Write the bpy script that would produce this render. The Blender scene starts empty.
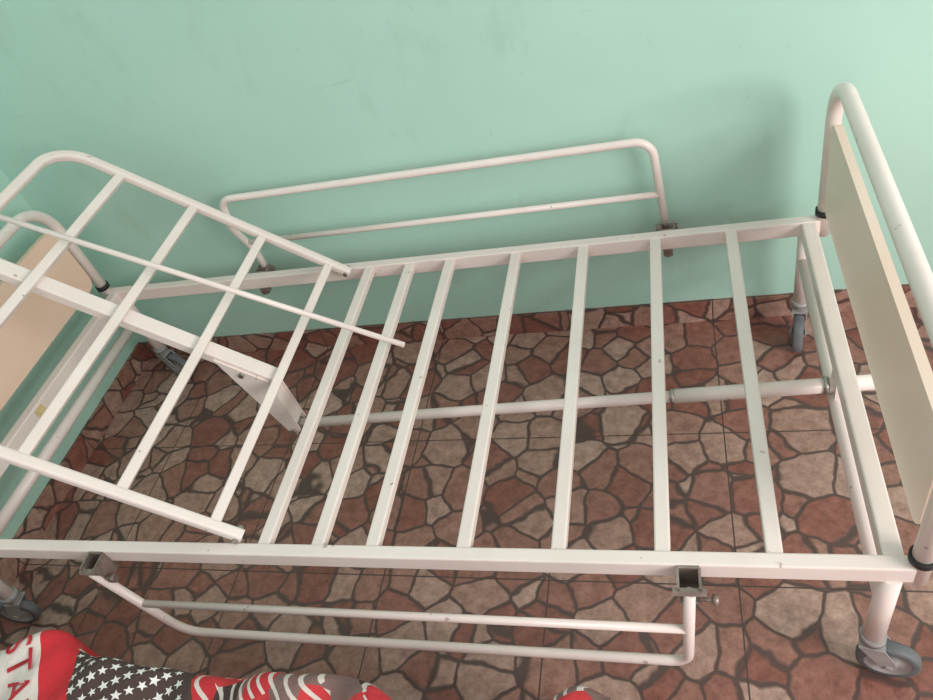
import bpy, bmesh, math, random
from mathutils import Vector, Matrix
random.seed(3)
V=Vector
# ------------------------------------------------------------------ params
W=0.86; H=0.388; XF=0.291; XL=-1.677; PF=0.3125; PL=-1.697
YW=0.955; XW=-1.84
HX=-0.872; ANG=math.radians(38.4)
SL=[-.816,-.699,-.586,-.408,-.236,-.062,.111]

# ------------------------------------------------------------------ materials
def srgb(r,g,b):
    f=lambda c:(c/255/12.92) if c/255<=.04045 else ((c/255+.055)/1.055)**2.4
    return (f(r),f(g),f(b),1)
def newmat(name):
    m=bpy.data.materials.new(name); m.use_nodes=True
    nt=m.node_tree; b=nt.nodes['Principled BSDF']
    return m,nt,b
def N(nt,t,**k):
    n=nt.nodes.new(t)
    for a,v in k.items(): setattr(n,a,v)
    return n
def noisemat(name,c1,c2,scale=8,rough=.45,metal=0,bump=0,bscale=60,chips=0):
    m,nt,b=newmat(name)
    geo=N(nt,'ShaderNodeNewGeometry')
    no=N(nt,'ShaderNodeTexNoise'); no.inputs['Scale'].default_value=scale; no.inputs['Detail'].default_value=5
    nt.links.new(geo.outputs['Position'],no.inputs['Vector'])
    r=N(nt,'ShaderNodeValToRGB'); r.color_ramp.elements[0].position=.35; r.color_ramp.elements[1].position=.65
    r.color_ramp.elements[0].color=c1; r.color_ramp.elements[1].color=c2
    nt.links.new(no.outputs['Fac'],r.inputs['Fac']); col=r.outputs['Color']
    if chips:
        for sc_,lo,hi,cc,amt in ((45,.705,.74,srgb(135,105,86),chips),(12,.60,.82,srgb(204,190,178),.35)):
            n4=N(nt,'ShaderNodeTexNoise'); n4.inputs['Scale'].default_value=sc_; n4.inputs['Detail'].default_value=4
            nt.links.new(geo.outputs['Position'],n4.inputs['Vector'])
            r4=N(nt,'ShaderNodeValToRGB'); r4.color_ramp.elements[0].position=lo; r4.color_ramp.elements[1].position=hi
            r4.color_ramp.elements[0].color=(0,0,0,1); r4.color_ramp.elements[1].color=(amt,amt,amt,1)
            nt.links.new(n4.outputs['Fac'],r4.inputs['Fac'])
            mx=N(nt,'ShaderNodeMix',data_type='RGBA'); mx.inputs[7].default_value=cc
            nt.links.new(r4.outputs['Color'],mx.inputs[0]); nt.links.new(col,mx.inputs[6]); col=mx.outputs[2]
    nt.links.new(col,b.inputs['Base Color'])
    b.inputs['Roughness'].default_value=rough; b.inputs['Metallic'].default_value=metal
    if bump:
        n2=N(nt,'ShaderNodeTexNoise'); n2.inputs['Scale'].default_value=bscale; n2.inputs['Detail'].default_value=3
        nt.links.new(geo.outputs['Position'],n2.inputs['Vector'])
        bp=N(nt,'ShaderNodeBump'); bp.inputs['Strength'].default_value=bump; bp.inputs['Distance'].default_value=.004
        nt.links.new(n2.outputs['Fac'],bp.inputs['Height']); nt.links.new(bp.outputs['Normal'],b.inputs['Normal'])
    return m
M_paint=noisemat('cream_enamel_paint',srgb(231,216,208),srgb(238,225,217),6,.33,bump=.06,bscale=40,chips=.6)
M_panel=noisemat('beige_laminate',srgb(238,212,194),srgb(243,220,203),4,.4)
M_panelH=noisemat('peach_laminate',srgb(240,204,180),srgb(244,213,190),4,.45)
M_black=noisemat('black_rubber',srgb(22,22,24),srgb(34,34,36),20,.5)
M_grey=noisemat('grey_rubber_tyre',srgb(92,94,96),srgb(112,114,116),20,.55)
M_greyp=noisemat('grey_plastic_hub',srgb(146,143,140),srgb(166,163,160),20,.4)
M_steel=noisemat('galvanised_steel',srgb(150,145,138),srgb(190,186,180),30,.3,metal=.85)
M_dark=noisemat('dark_steel',srgb(130,116,108),srgb(165,151,141),30,.4,metal=.6)
M_tag=noisemat('paper_tag',srgb(205,180,120),srgb(225,205,150),40,.7)
M_white=noisemat('white_cotton',srgb(225,220,214),srgb(240,236,230),20,.9)
M_redc=noisemat('red_cotton',srgb(180,40,50),srgb(200,55,62),20,.9)

def wallmat():
    m,nt,b=newmat('mint_wall_paint')
    L=nt.links.new
    geo=N(nt,'ShaderNodeNewGeometry')
    n1=N(nt,'ShaderNodeTexNoise'); n1.inputs['Scale'].default_value=1.5; n1.inputs['Detail'].default_value=5
    L(geo.outputs['Position'],n1.inputs['Vector'])
    r=N(nt,'ShaderNodeValToRGB'); r.color_ramp.elements[0].position=.32; r.color_ramp.elements[1].position=.68
    r.color_ramp.elements[0].color=srgb(172,211,194); r.color_ramp.elements[1].color=srgb(180,218,202)
    L(n1.outputs['Fac'],r.inputs['Fac'])
    col=r.outputs['Color']
    for scl,loc,lo,hi,amt,cc in (((4,1,2.0),(0,0,0),.58,.84,.32,srgb(128,150,136)),((14,1,9),(1,5,3),.64,.78,.38,srgb(116,130,120)),((3,1,30),(2,8,5),.68,.78,.3,srgb(130,142,132))):
        mp=N(nt,'ShaderNodeMapping'); mp.inputs['Scale'].default_value=scl; mp.inputs['Location'].default_value=loc
        L(geo.outputs['Position'],mp.inputs['Vector'])
        n2=N(nt,'ShaderNodeTexNoise'); n2.inputs['Scale'].default_value=1.5; n2.inputs['Detail'].default_value=8; n2.inputs['Roughness'].default_value=.65
        L(mp.outputs['Vector'],n2.inputs['Vector'])
        r2=N(nt,'ShaderNodeMapRange'); r2.inputs['From Min'].default_value=lo; r2.inputs['From Max'].default_value=hi; r2.inputs['To Max'].default_value=amt
        L(n2.outputs['Fac'],r2.inputs['Value'])
        mx=N(nt,'ShaderNodeMix',data_type='RGBA'); mx.inputs[7].default_value=cc
        L(r2.outputs[0],mx.inputs[0]); L(col,mx.inputs[6]); col=mx.outputs[2]
    L(col,b.inputs['Base Color'])
    b.inputs['Roughness'].default_value=.5
    n3=N(nt,'ShaderNodeTexNoise'); n3.inputs['Scale'].default_value=9; n3.inputs['Detail'].default_value=6
    L(geo.outputs['Position'],n3.inputs['Vector'])
    bp=N(nt,'ShaderNodeBump'); bp.inputs['Strength'].default_value=.2; bp.inputs['Distance'].default_value=.01
    L(n3.outputs['Fac'],bp.inputs['Height']); L(bp.outputs['Normal'],b.inputs['Normal'])
    return m
M_wall=wallmat()

def tilemat(name='crazy_paving_tile',off=(0,0,0)):
    m,nt,b=newmat(name); L=nt.links.new
    geo=N(nt,'ShaderNodeNewGeometry')
    of=N(nt,'ShaderNodeVectorMath',operation='ADD'); of.inputs[1].default_value=off; L(geo.outputs['Position'],of.inputs[0])
    nw=N(nt,'ShaderNodeTexNoise'); nw.inputs['Scale'].default_value=14; nw.inputs['Detail'].default_value=2
    L(of.outputs[0],nw.inputs['Vector'])
    sub=N(nt,'ShaderNodeVectorMath',operation='SUBTRACT'); sub.inputs[1].default_value=(.5,.5,.5)
    L(nw.outputs['Color'],sub.inputs[0])
    sc=N(nt,'ShaderNodeVectorMath',operation='SCALE'); sc.inputs['Scale'].default_value=.03
    L(sub.outputs[0],sc.inputs[0])
    ad=N(nt,'ShaderNodeVectorMath',operation='ADD'); L(of.outputs[0],ad.inputs[0]); L(sc.outputs[0],ad.inputs[1])
    ve=N(nt,'ShaderNodeTexVoronoi',feature='DISTANCE_TO_EDGE'); ve.inputs['Scale'].default_value=11.2
    vc=N(nt,'ShaderNodeTexVoronoi',feature='F1'); vc.inputs['Scale'].default_value=11.2
    L(ad.outputs[0],ve.inputs['Vector']); L(ad.outputs[0],vc.inputs['Vector'])
    sx=N(nt,'ShaderNodeSeparateColor'); L(vc.outputs['Color'],sx.inputs[0])
    cr=N(nt,'ShaderNodeValToRGB'); cr.color_ramp.interpolation='LINEAR'
    e=cr.color_ramp.elements
    e[0].position=0; e[0].color=srgb(142,90,78)
    e[1].position=1; e[1].color=srgb(186,156,142)
    for p,c in [(.3,srgb(152,104,92)),(.5,srgb(162,120,106)),(.62,srgb(170,134,120)),(.8,srgb(178,146,132))]:
        q=e.new(p); q.color=c
    L(sx.outputs[0],cr.inputs['Fac'])
    nm=N(nt,'ShaderNodeTexNoise'); nm.inputs['Scale'].default_value=34; nm.inputs['Detail'].default_value=7; nm.inputs['Roughness'].default_value=.78
    L(of.outputs[0],nm.inputs['Vector'])
    rm=N(nt,'ShaderNodeValToRGB'); rm.color_ramp.elements[0].position=.36; rm.color_ramp.elements[1].position=.66
    rm.color_ramp.elements[0].color=(.55,.49,.46,1); rm.color_ramp.elements[1].color=(1.15,1.15,1.15,1)
    L(nm.outputs['Fac'],rm.inputs['Fac'])
    mu=N(nt,'ShaderNodeMix',data_type='RGBA',blend_type='MULTIPLY'); mu.inputs[0].default_value=.95
    L(cr.outputs['Color'],mu.inputs[6]); L(rm.outputs['Color'],mu.inputs[7])
    gr=N(nt,'ShaderNodeMapRange'); gr.inputs['From Min'].default_value=.022; gr.inputs['From Max'].default_value=.06
    L(ve.outputs['Distance'],gr.inputs['Value'])
    mg=N(nt,'ShaderNodeMix',data_type='RGBA'); mg.inputs[6].default_value=srgb(88,68,62)
    L(gr.outputs[0],mg.inputs[0]); L(mu.outputs[2],mg.inputs[7])
    sp=N(nt,'ShaderNodeSeparateXYZ'); L(geo.outputs['Position'],sp.inputs[0])
    outs=[]
    for ax,o_ in (('X',.13),('Y',.05)):
        a=N(nt,'ShaderNodeMath',operation='ADD'); a.inputs[1].default_value=10+o_; L(sp.outputs[ax],a.inputs[0])
        d=N(nt,'ShaderNodeMath',operation='DIVIDE'); d.inputs[1].default_value=.40; L(a.outputs[0],d.inputs[0])
        f=N(nt,'ShaderNodeMath',operation='FRACT'); L(d.outputs[0],f.inputs[0])
        s=N(nt,'ShaderNodeMath',operation='SUBTRACT'); s.inputs[1].default_value=.5; L(f.outputs[0],s.inputs[0])
        ab=N(nt,'ShaderNodeMath',operation='ABSOLUTE'); L(s.outputs[0],ab.inputs[0])
        g=N(nt,'ShaderNodeMath',operation='LESS_THAN'); g.inputs[1].default_value=.0042; L(ab.outputs[0],g.inputs[0]); outs.append(g)
    mxm=N(nt,'ShaderNodeMath',operation='MAXIMUM'); L(outs[0].outputs[0],mxm.inputs[0]); L(outs[1].outputs[0],mxm.inputs[1])
    m3=N(nt,'ShaderNodeMix',data_type='RGBA'); m3.inputs[7].default_value=srgb(78,60,55)
    L(mxm.outputs[0],m3.inputs[0]); L(mg.outputs[2],m3.inputs[6])
    L(m3.outputs[2],b.inputs['Base Color'])
    b.inputs['Roughness'].default_value=.3
    hm=N(nt,'ShaderNodeMath',operation='ADD'); L(gr.outputs[0],hm.inputs[0])
    nn=N(nt,'ShaderNodeMath',operation='MULTIPLY'); nn.inputs[1].default_value=.6; L(nm.outputs['Fac'],nn.inputs[0]); L(nn.outputs[0],hm.inputs[1])
    bp=N(nt,'ShaderNodeBump'); bp.inputs['Strength'].default_value=.3; bp.inputs['Distance'].default_value=.003
    L(hm.outputs[0],bp.inputs['Height']); L(bp.outputs['Normal'],b.inputs['Normal'])
    return m
M_tile=tilemat(); M_skirt=tilemat('crazy_paving_skirting',(3.3,1.7,5.1))

# ------------------------------------------------------------------ geometry helpers
class Geo:
    def __init__(s): s.v=[];s.f=[];s.sm=[];s.mi=[]
    def add(s,v,f,sm=False,mi=0):
        o=len(s.v); s.v+=[tuple(x) for x in v]
        for i,q in enumerate(f):
            s.f.append([o+k for k in q]); s.sm.append(sm[i] if isinstance(sm,list) else sm); s.mi.append(mi)
        return s
def sweep(g,pts,prof,up=None,closed=False,smooth=False,mi=0):
    pts=[V(p) for p in pts]; n=len(pts); k=len(prof)
    T=[]
    for i in range(n):
        if closed: t=(pts[(i+1)%n]-pts[i-1])
        elif i==0: t=pts[1]-pts[0]
        elif i==n-1: t=pts[-1]-pts[-2]
        else: t=(pts[i+1]-pts[i]).normalized()+(pts[i]-pts[i-1]).normalized()
        T.append(t.normalized())
    if up is None:
        u=V((0,0,1)) if abs(T[0].z)<.9 else V((1,0,0))
        u=(u-T[0]*u.dot(T[0])).normalized(); us=[u]
        for i in range(1,n):
            q=T[i-1].rotation_difference(T[i]); u=q@u; u=(u-T[i]*u.dot(T[i])).normalized(); us.append(u)
    else:
        us=[(V(up)-t*V(up).dot(t)).normalized() for t in T]
    vs=[];fs=[];sm=[]
    for i in range(n):
        s=T[i].cross(us[i]).normalized()
        for a,b in prof: vs.append(pts[i]+s*a+us[i]*b)
    m=n if closed else n-1
    for i in range(m):
        for j in range(k):
            a=i*k+j;b=i*k+(j+1)%k;c=((i+1)%n)*k+(j+1)%k;d=((i+1)%n)*k+j
            fs.append([a,d,c,b][::-1]); sm.append(smooth)
    if not closed:
        fs.append(list(range(k))[::-1]); sm.append(False)
        fs.append([ (n-1)*k+j for j in range(k)]); sm.append(False)
    g.add(vs,fs,sm,mi); return g
def circ(r,n=20): return [(r*math.cos(2*math.pi*i/n),r*math.sin(2*math.pi*i/n)) for i in range(n)]
def rect(w,h,b=.003):
    x,y=w/2,h/2
    return [(x,-y+b),(x,y-b),(x-b*.3,y-b*.3),(x-b,y),(-x+b,y),(-x+b*.3,y-b*.3),(-x,y-b),(-x,-y+b),(-x+b*.3,-y+b*.3),(-x+b,-y),(x-b,-y),(x-b*.3,-y+b*.3)]
def fillet(pts,rad,n=10,closed=False):
    pts=[V(p) for p in pts]; out=[]
    N_=len(pts)
    for i,p in enumerate(pts):
        if not closed and (i==0 or i==N_-1): out.append(p); continue
        a=pts[i-1];c=pts[(i+1)%N_]
        r=rad[i] if isinstance(rad,(list,tuple)) else rad
        if r<=0: out.append(p); continue
        d1=(a-p).normalized();d2=(c-p).normalized()
        ang=d1.angle(d2); t=min(r/math.tan(ang/2),(a-p).length*.49,(c-p).length*.49); r=t*math.tan(ang/2)
        bis=(d1+d2).normalized(); cen=p+bis*(r/math.sin(ang/2))
        s=p+d1*t-cen; e=p+d2*t-cen
        tot=s.angle(e); ax=s.cross(e).normalized()
        for k in range(n+1): out.append(cen+Matrix.Rotation(tot*k/n,3,ax)@s)
    return out
def tube(g,pts,r,smooth=True,mi=0,n=20): return sweep(g,pts,circ(r,n),smooth=True,mi=mi)
def bar(g,a,b,w,h,up=(0,0,1),bev=.003,mi=0): return sweep(g,[a,b],rect(w,h,bev),up=up,mi=mi)
def box(g,c,s,mi=0,bev=.002):
    c=V(c); return bar(g,c-V((s[0]/2,0,0)),c+V((s[0]/2,0,0)),s[1],s[2],mi=mi,bev=min(bev,min(s)/3))
def hexbolt(g,a,b,r,mi=0): return sweep(g,[a,b],circ(r,6),mi=mi)
def obj(name,g,mats,parent=None):
    me=bpy.data.meshes.new(name); me.from_pydata(g.v,[],g.f)
    if not isinstance(mats,(list,tuple)): mats=[mats]
    for m in mats: me.materials.append(m)
    for i,p in enumerate(me.polygons): p.use_smooth=g.sm[i]; p.material_index=g.mi[i]
    bm=bmesh.new(); bm.from_mesh(me); bmesh.ops.recalc_face_normals(bm,faces=bm.faces); bm.to_mesh(me); bm.free()
    me.update()
    o=bpy.data.objects.new(name,me); bpy.context.collection.objects.link(o)
    if parent: o.parent=parent
    return o
def empty(name):
    e=bpy.data.objects.new(name,None); bpy.context.collection.objects.link(e); return e

# ------------------------------------------------------------------ room
def slab(name,x0,x1,y0,y1,z0,z1,mat):
    g=Geo(); vs=[(x,y,z) for x in (x0,x1) for y in (y0,y1) for z in (z0,z1)]
    g.add(vs,[[0,1,3,2],[4,6,7,5],[0,4,5,1],[2,3,7,6],[0,2,6,4],[1,5,7,3]])
    return obj(name,g,mat)
slab('floor',XW-.15,3.2,-3.2,YW+.15,-.1,0,M_tile)
slab('wall_back',XW-.15,3.2,YW,YW+.15,0,2.7,M_wall)
slab('wall_left',XW-.15,XW,-3.2,YW,0,2.7,M_wall)
slab('baseboard_back',XW+.009,3.2,YW-.009,YW,0,.075,M_skirt)
slab('baseboard_left',XW,XW+.009,-3.2,YW,0,.075,M_skirt)

# ------------------------------------------------------------------ bed
bed=empty('hospital_bed')
g=Geo(); rh=.04; rw=.026; zc=H-rh/2
bar(g,(PL+.01,0,zc),(PF,0,zc),rw,rh); bar(g,(PL+.01,W,zc),(PF,W,zc),rw,rh)
for x in (XF-.012,XL+.012): bar(g,(x,rw/2-.001,zc-.001),(x,W-rw/2+.001,zc-.001),.030,rh-.002)
obj('side_and_end_rails',g,M_paint,bed)
g=Geo()
for x in SL: bar(g,(x,.01,H-.013),(x,W-.01,H-.013),.026,.02)
obj('slats',g,M_paint,bed)

def endframe(name,x,sgn,panelmat,top,rad,ph):
    r=.0155
    g=Geo()
    tube(g,fillet([(x,0,H-.045),(x,0,top),(x,W,top),(x,W,H-.045)],rad,14),r,n=24)
    xc=x-sgn*.035; zc2=H-.12
    for y in (0,W):
        tube(g,[(xc,y,.125),(xc,y,H-.038)],.0175,n=24)
    tube(g,[(xc,.0,zc2),(xc,W,zc2)],.016,n=24)
    obj(name+'_tube_frame',g,M_paint,bed)
    g=Geo()
    for y in (0,W): tube(g,[(x,y,H+.010),(x,y,H+.024)],.0195,n=24)
    obj(name+'_black_collars',g,M_black,bed)
    g=Geo(); zc3=H+.045+ph
    sweep(g,[(x-.008,W/2,zc3),(x+.008,W/2,zc3)],
        [(a.x,a.y) for a in fillet([V((-.405,-ph,0)),V((.405,-ph,0)),V((.405,ph,0)),V((-.405,ph,0))],.03,6,closed=True)],up=(0,0,1))
    obj(name+'_panel',g,panelmat,bed)
endframe('footboard',PF,1,M_panel,H+.354,.11,.108)
endframe('headboard',PL,-1,M_panelH,H+.33,.10,.105)

def caster(cx,cy,rotdeg,name):
    R=Matrix.Translation((cx,cy,0))@Matrix.Rotation(math.radians(rotdeg),4,'Z')
    c=empty(name); c.parent=bed; c.matrix_world=R
    r=.052; off=.032
    def lathe(g,prof,center,mi):
        n=36; vs=[];fs=[]
        for i in range(n):
            a=2*math.pi*i/n
            for (rr,yy) in prof: vs.append((center[0]+rr*math.cos(a),center[1]+yy,center[2]+rr*math.sin(a)))
        k=len(prof)
        for i in range(n):
            for j in range(k-1):
                fs.append([i*k+j,((i+1)%n)*k+j,((i+1)%n)*k+j+1,i*k+j+1])
        g.add(vs,fs,True,mi)
    g=Geo()
    lathe(g,[(r*.72,-.011),(r*.93,-.012),(r*.99,-.008),(r,0),(r*.99,.008),(r*.93,.012),(r*.72,.011)],(off,0,r),0)
    lathe(g,[(.001,-.013),(.014,-.013),(.016,-.008),(r*.6,-.006),(r*.74,-.0115)],(off,0,r),1)
    lathe(g,[(.001,.013),(.014,.013),(.016,.008),(r*.6,.006),(r*.74,.0115)],(off,0,r),1)
    obj('wheel',g,[M_grey,M_greyp],c)
    g=Geo()
    for s in (-1,1):
        y=s*.0165
        pr=[(off-.012,r-.006),(off+.0,r-.014),(off+.012,r-.006),(off+.014,r+.01),(.022,r*2+.004),(-.020,r*2+.004),(off-.018,r+.006)]
        vs=[(a,y-s*.001,b) for a,b in pr]+[(a,y+s*.0015,b) for a,b in pr]; k=len(pr)
        g.add(vs,[list(range(k)),list(range(k,2*k))]+[[i,(i+1)%k,k+(i+1)%k,k+i] for i in range(k)])
    box(g,(.001,0,r*2+.005),(.042,.036,.004))
    tube(g,[(0,0,r*2+.005),(0,0,r*2+.020)],.017)
    hexbolt(g,(off,-.021,r),(off,.021,r),.007)
    obj('fork',g,M_greyp,c)
    g=Geo(); tube(g,[(0,0,r*2+.018),(0,0,.138)],.0212)
    obj('stem_socket',g,M_greyp,c)
caster(PF-.035,0,-12,'caster_1'); caster(PF-.035,W,-100,'caster_2'); caster(PL+.035,0,-172,'caster_3'); caster(PL+.035,W,-18,'caster_4')

# lower linkage tube
lz=lambda x:.2885+.050*x
g=Geo()
tube(g,[(-.955,.43,lz(-.955)),(-.04,.43,lz(-.04))],.0125); tube(g,[(-.04,.43,lz(-.04)),(PF+.05,.43,lz(PF+.05))],.0155)
box(g,(PF-.035,.43,.295),(.016,.046,.06))
obj('linkage_tube',g,M_paint,bed)
g=Geo(); tube(g,[(-.043,.43,lz(-.04)),(-.036,.43,lz(-.04))],.017); tube(g,[(PF-.062,.43,lz(.25)),(PF-.052,.43,lz(.25))],.019)
hexbolt(g,(PF-.03,.405,.33),(PF-.03,.455,.33),.006)
obj('linkage_collars',g,M_steel,bed)

# backrest section
ca,sa=math.cos(ANG),math.sin(ANG)
def bp(s,y,n=0): return V((HX-s*ca+n*sa, y, H+.008+s*sa+n*ca))
nrm=V((sa,0,ca))
g=Geo(); y0,y1=.026,W-.033; ST=.775
path=fillet([bp(-.01,y0),bp(ST,y0),bp(ST,y1),bp(-.01,y1)],.085,12)
sweep(g,path,rect(.024,.022,.006),up=nrm)
for s in (.05,.235,.42,.61): bar(g,bp(s,y0+.01),bp(s,y1-.01),.022,.018,up=nrm)
obj('backrest_frame',g,M_paint,bed)
g=Geo(); bar(g,bp(.06,.43,-.022),bp(ST-.01,.43,-.022),.038,.026,up=nrm)
P=V((-.952,.43,lz(-.952)))
for dy in (-.021,.021):
    a=bp(.20,.43+dy,-.02);b=bp(.07,.43+dy,-.02);q=V((P.x,P.y+dy,P.z))
    vs=[a,b,q+V((.018,0,.004)),q+V((0,0,-.018)),q+V((-.018,0,.004))]
    vv=[v+V((0,-.002,0)) for v in vs]+[v+V((0,.002,0)) for v in vs]
    g.add(vv,[[0,1,2,3,4],[5,6,7,8,9]]+[[i,(i+1)%5,5+(i+1)%5,5+i] for i in range(5)])
bar(g,bp(.075,.43,-.03),P+V((.012,0,.02)),.040,.004,up=(1,0,0),bev=.001)
obj('backrest_support_arm',g,M_paint,bed)
g=Geo(); hexbolt(g,P+V((0,-.03,0)),P+V((0,.03,0)),.009); hexbolt(g,bp(.13,.40,-.03),bp(.13,.46,-.03),.007)
for y in (y0,y1):
    hexbolt(g,(HX,y-.018,H+.008),(HX,y+.018,H+.008),.006)
obj('pivot_bolts',g,M_steel,bed)

g=Geo(); A=V((-.632,.523,H+.012)); B=A+V((-.95,0,.95*.597))
tube(g,[A,B],.0066,n=16); obj('loose_rod',g,M_paint,bed)

def siderail(name,y,pth,rad,mid):
    g=Geo()
    pp=[V((a,y,b)) for a,b in pth]
    tube(g,fillet(pp,rad,12),.0098,n=18)
    tube(g,[(mid[0],y,mid[2]),(mid[1],y,mid[2])],.008,n=16)
    obj(name,g,M_paint,bed)
    g=Geo(); yr=0 if y<.4 else W; so=-1 if y<.4 else 1
    for x,zz,kn in ((pth[0][0],pth[0][1],1),(pth[-1][0],pth[-1][1],1)):
        zb=H-.03
        box(g,(x,yr+so*.0155,zb),(.034,.005,.06))
        for dx in (-.017,.017): box(g,(x+dx,yr+so*.034,zb),(.004,.036,.056))
        box(g,(x,yr+so*.034,zb-.026),(.030,.034,.004))
        hexbolt(g,(x-.026,y,zb+.012),(x+.026,y,zb+.012),.0075)
        tube(g,[(x+.02,y,zb-.012),(x+.040,y,zb-.012)],.004)
        tube(g,[(x+.034,y,zb-.012),(x+.044,y,zb-.012)],.009)
        box(g,(x,yr,H-.052),(.022,.022,.024)); hexbolt(g,(x,yr-.016,H-.056),(x,yr+.016,H-.056),.007)
    obj(name+'_brackets',g,M_dark,bed)
siderail('side_guard_raised',W+.05,[(-1.165,H-.04),(-1.165,.44),(-1.20,.52),(-1.185,.615),(-.052,.615),(-.034,H-.04)],[0,.03,.04,.035,.045,0],(-1.17,-.045,.468))
siderail('side_guard_lowered',-.05,[(-1.20,H-.02),(-1.135,.095),(-.035,.095),(-.022,H-.02)],[0,.06,.035,0],(-1.165,-.03,.232))

g=Geo(); box(g,(XL+.012+.017,.40,H-.02),(.001,.03,.02)); obj('paper_tag',g,M_tag,bed)

# ------------------------------------------------------------------ blanket
X0,X1=-1.70,-.10
def ye(x):
    y=-.224+.006*math.sin(9*x)
    y+=.04*math.exp(-((x+1.17)/.05)**2)
    y-=.09*math.exp(-((x+.38)/.10)**2)
    y+=.028*math.exp(-((x+.19)/.05)**2)
    return y
def hz(x,y):
    return .405+.014*math.sin(9*x+3*y)+.009*math.sin(21*x-14*y)+.006*math.sin(37*x+19*y)+.004*math.sin(61*x-33*y)
def bl(px,py,lift=0):
    r=.035; Y=ye(px)
    def axis(p,E):
        q=p-(E-r)
        if q<=0: return p,0
        if q<r*math.pi/2: a=q/r; return E-r+r*math.sin(a), r*(1-math.cos(a))
        return E, r+(q-r*math.pi/2)
    y,d1=axis(py,Y); x,d2=axis(px,X1)
    y+= .01*math.sin(px*40)*min(1,d1*6)
    z=hz(x,y)-d1-d2
    return (x,y,max(z,.0)+lift)
g=Geo(); nx,ny=230,150
for i in range(nx):
    for j in range(ny):
        px=X0+(X1+.46-X0)*i/(nx-1); py=-1.15+(1.15-.222+.50)*j/(ny-1)
        g.v.append(bl(px,py))
for i in range(nx-1):
    for j in range(ny-1):
        g.f.append([i*ny+j,(i+1)*ny+j,(i+1)*ny+j+1,i*ny+j+1]); g.sm.append(True); g.mi.append(0)
def blmat():
    m,nt,b=newmat('patchwork_print_cotton'); L=nt.links.new
    geo=N(nt,'ShaderNodeNewGeometry')
    vo=N(nt,'ShaderNodeTexVoronoi',feature='F1'); vo.inputs['Scale'].default_value=20
    L(geo.outputs['Position'],vo.inputs['Vector'])
    sx=N(nt,'ShaderNodeSeparateColor'); L(vo.outputs['Color'],sx.inputs[0])
    cr=N(nt,'ShaderNodeValToRGB'); cr.color_ramp.interpolation='CONSTANT'; e=cr.color_ramp.elements
    e[0].position=0; e[0].color=srgb(200,56,60); e[1].position=.36; e[1].color=srgb(74,54,52)
    for p,c in [(.5,srgb(196,178,170)),(.58,srgb(192,48,54)),(.80,srgb(130,100,96))]:
        q=e.new(p); q.color=c
    L(sx.outputs[0],cr.inputs['Fac'])
    wv=N(nt,'ShaderNodeTexWave',wave_type='BANDS',bands_direction='DIAGONAL'); wv.inputs['Scale'].default_value=22; wv.inputs['Distortion'].default_value=.6
    L(geo.outputs['Position'],wv.inputs['Vector'])
    wr=N(nt,'ShaderNodeMath',operation='GREATER_THAN'); wr.inputs[1].default_value=.78; L(wv.outputs['Fac'],wr.inputs[0])
    g2=N(nt,'ShaderNodeMath',operation='GREATER_THAN'); g2.inputs[1].default_value=.5; L(sx.outputs[1],g2.inputs[0])
    ml=N(nt,'ShaderNodeMath',operation='MULTIPLY'); L(wr.outputs[0],ml.inputs[0]); L(g2.outputs[0],ml.inputs[1])
    mx=N(nt,'ShaderNodeMix',data_type='RGBA'); mx.inputs[7].default_value=srgb(215,200,192)
    L(ml.outputs[0],mx.inputs[0]); L(cr.outputs['Color'],mx.inputs[6])
    sp=N(nt,'ShaderNodeSeparateXYZ'); L(geo.outputs['Position'],sp.inputs[0])
    zc_=N(nt,'ShaderNodeMath',operation='MULTIPLY_ADD'); zc_.inputs[1].default_value=.6; L(sp.outputs['Y'],zc_.inputs[0]); L(sp.outputs['X'],zc_.inputs[2])
    def zone(lo,hi,prev,col):
        a=N(nt,'ShaderNodeMath',operation='GREATER_THAN'); a.inputs[1].default_value=lo; L(zc_.outputs[0],a.inputs[0])
        c=N(nt,'ShaderNodeMath',operation='LESS_THAN'); c.inputs[1].default_value=hi; L(zc_.outputs[0],c.inputs[0])
        k=N(nt,'ShaderNodeMath',operation='MULTIPLY'); L(a.outputs[0],k.inputs[0]); L(c.outputs[0],k.inputs[1])
        mm=N(nt,'ShaderNodeMix',data_type='RGBA'); L(k.outputs[0],mm.inputs[0]); L(prev,mm.inputs[6]); mm.inputs[7].default_value=col
        return mm.outputs[2]
    o=zone(-1.24,-1.0,mx.outputs[2],srgb(78,60,56)); o=zone(-1.42,-1.31,o,srgb(222,208,200)); o=zone(-1.31,-1.24,o,srgb(205,45,54))
    L(o,b.inputs['Base Color']); b.inputs['Roughness'].default_value=.9
    nb=N(nt,'ShaderNodeTexNoise'); nb.inputs['Scale'].default_value=30; L(geo.outputs['Position'],nb.inputs['Vector'])
    bm_=N(nt,'ShaderNodeBump'); bm_.inputs['Strength'].default_value=.6; bm_.inputs['Distance'].default_value=.012
    L(nb.outputs['Fac'],bm_.inputs['Height']); L(bm_.outputs['Normal'],b.inputs['Normal'])
    return m
blk=obj('patchwork_blanket',g,blmat())
g=Geo()
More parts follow.
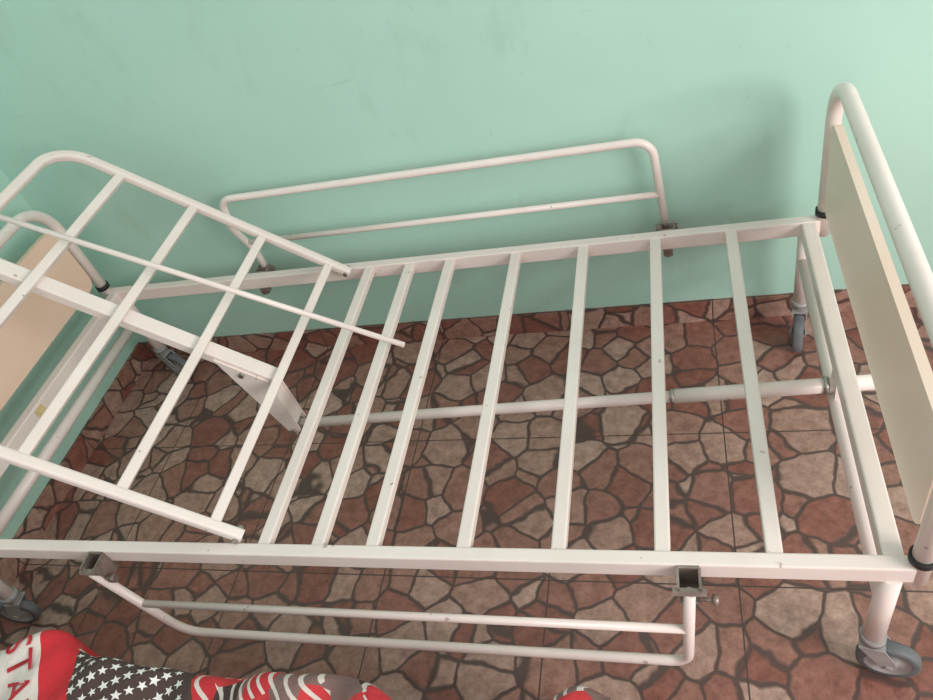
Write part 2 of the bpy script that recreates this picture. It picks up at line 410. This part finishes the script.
for i in range(14):
    for j in range(14):
        cy=-.15-j*.024+(.012 if i%2 else 0); cx=-1.24+.010+i*.0225-.6*cy*1.0
        if not(-1.232<cx+.6*cy<-1.01): continue
        rr=.0075+.003*random.random(); a0=random.random()*6
        pts=[(cx,cy)]
        for k in range(10):
            q=rr if k%2==0 else rr*.42; pts.append((cx+q*math.cos(a0+k*math.pi/5),cy+q*math.sin(a0+k*math.pi/5)))
        g.add([bl(x,y,.0015) for x,y in pts],[[0,1+k,1+(k+1)%10] for k in range(10)],True)
obj('printed_stars',g,M_white,blk)
cu=bpy.data.curves.new('star_text','FONT'); cu.body='STAR'; cu.size=.075
to=bpy.data.objects.new('tmp_text',cu); bpy.context.collection.objects.link(to); bpy.context.view_layer.update()
me=to.to_mesh()
g=Geo(); rot=math.radians(-60)
vs=[(v.co.x,v.co.y) for v in me.vertices]
vv=[bl(-1.25+x*math.cos(rot)-y*math.sin(rot),-.22+x*math.sin(rot)+y*math.cos(rot),.003) for x,y in vs]
g.add(vv,[list(p.vertices) for p in me.polygons],True)
to.to_mesh_clear(); bpy.data.objects.remove(to)
obj('printed_letters',g,M_redc,blk)

# ------------------------------------------------------------------ lights
w=bpy.data.worlds.new('World'); bpy.context.scene.world=w; w.use_nodes=True
bg=w.node_tree.nodes['Background']; bg.inputs[0].default_value=(.98,.97,1,1); bg.inputs[1].default_value=.92
ld=bpy.data.lights.new('window_daylight','AREA'); ld.shape='RECTANGLE'; ld.size=1.3; ld.size_y=1.3; ld.energy=70; ld.color=(1,.95,.91)
lo=bpy.data.objects.new('window_daylight',ld); bpy.context.collection.objects.link(lo)
lo.location=(2.3,-1.2,1.7); lo.rotation_euler=(V((-.8,.7,.4))-V(lo.location)).to_track_quat('-Z','Y').to_euler()

# ------------------------------------------------------------------ camera
r0=V((.95564,.15828,-.2484));r2=V((-.28837,.67448,-.67965))
cam=bpy.data.cameras.new('camera'); co=bpy.data.objects.new('camera',cam); bpy.context.collection.objects.link(co)
z=-r2.normalized(); x=r0-z*r0.dot(z); x.normalize(); y=z.cross(x)
mw=Matrix.Identity(4)
for i in range(3): mw[i][0]=x[i];mw[i][1]=y[i];mw[i][2]=z[i]
mw[0][3]=0;mw[1][3]=-.62;mw[2][3]=1.5227
co.matrix_world=mw; cam.sensor_width=36; cam.lens=736.73/933*36; cam.clip_start=.02
bpy.context.scene.camera=co
bpy.context.scene.view_settings.view_transform='Standard'
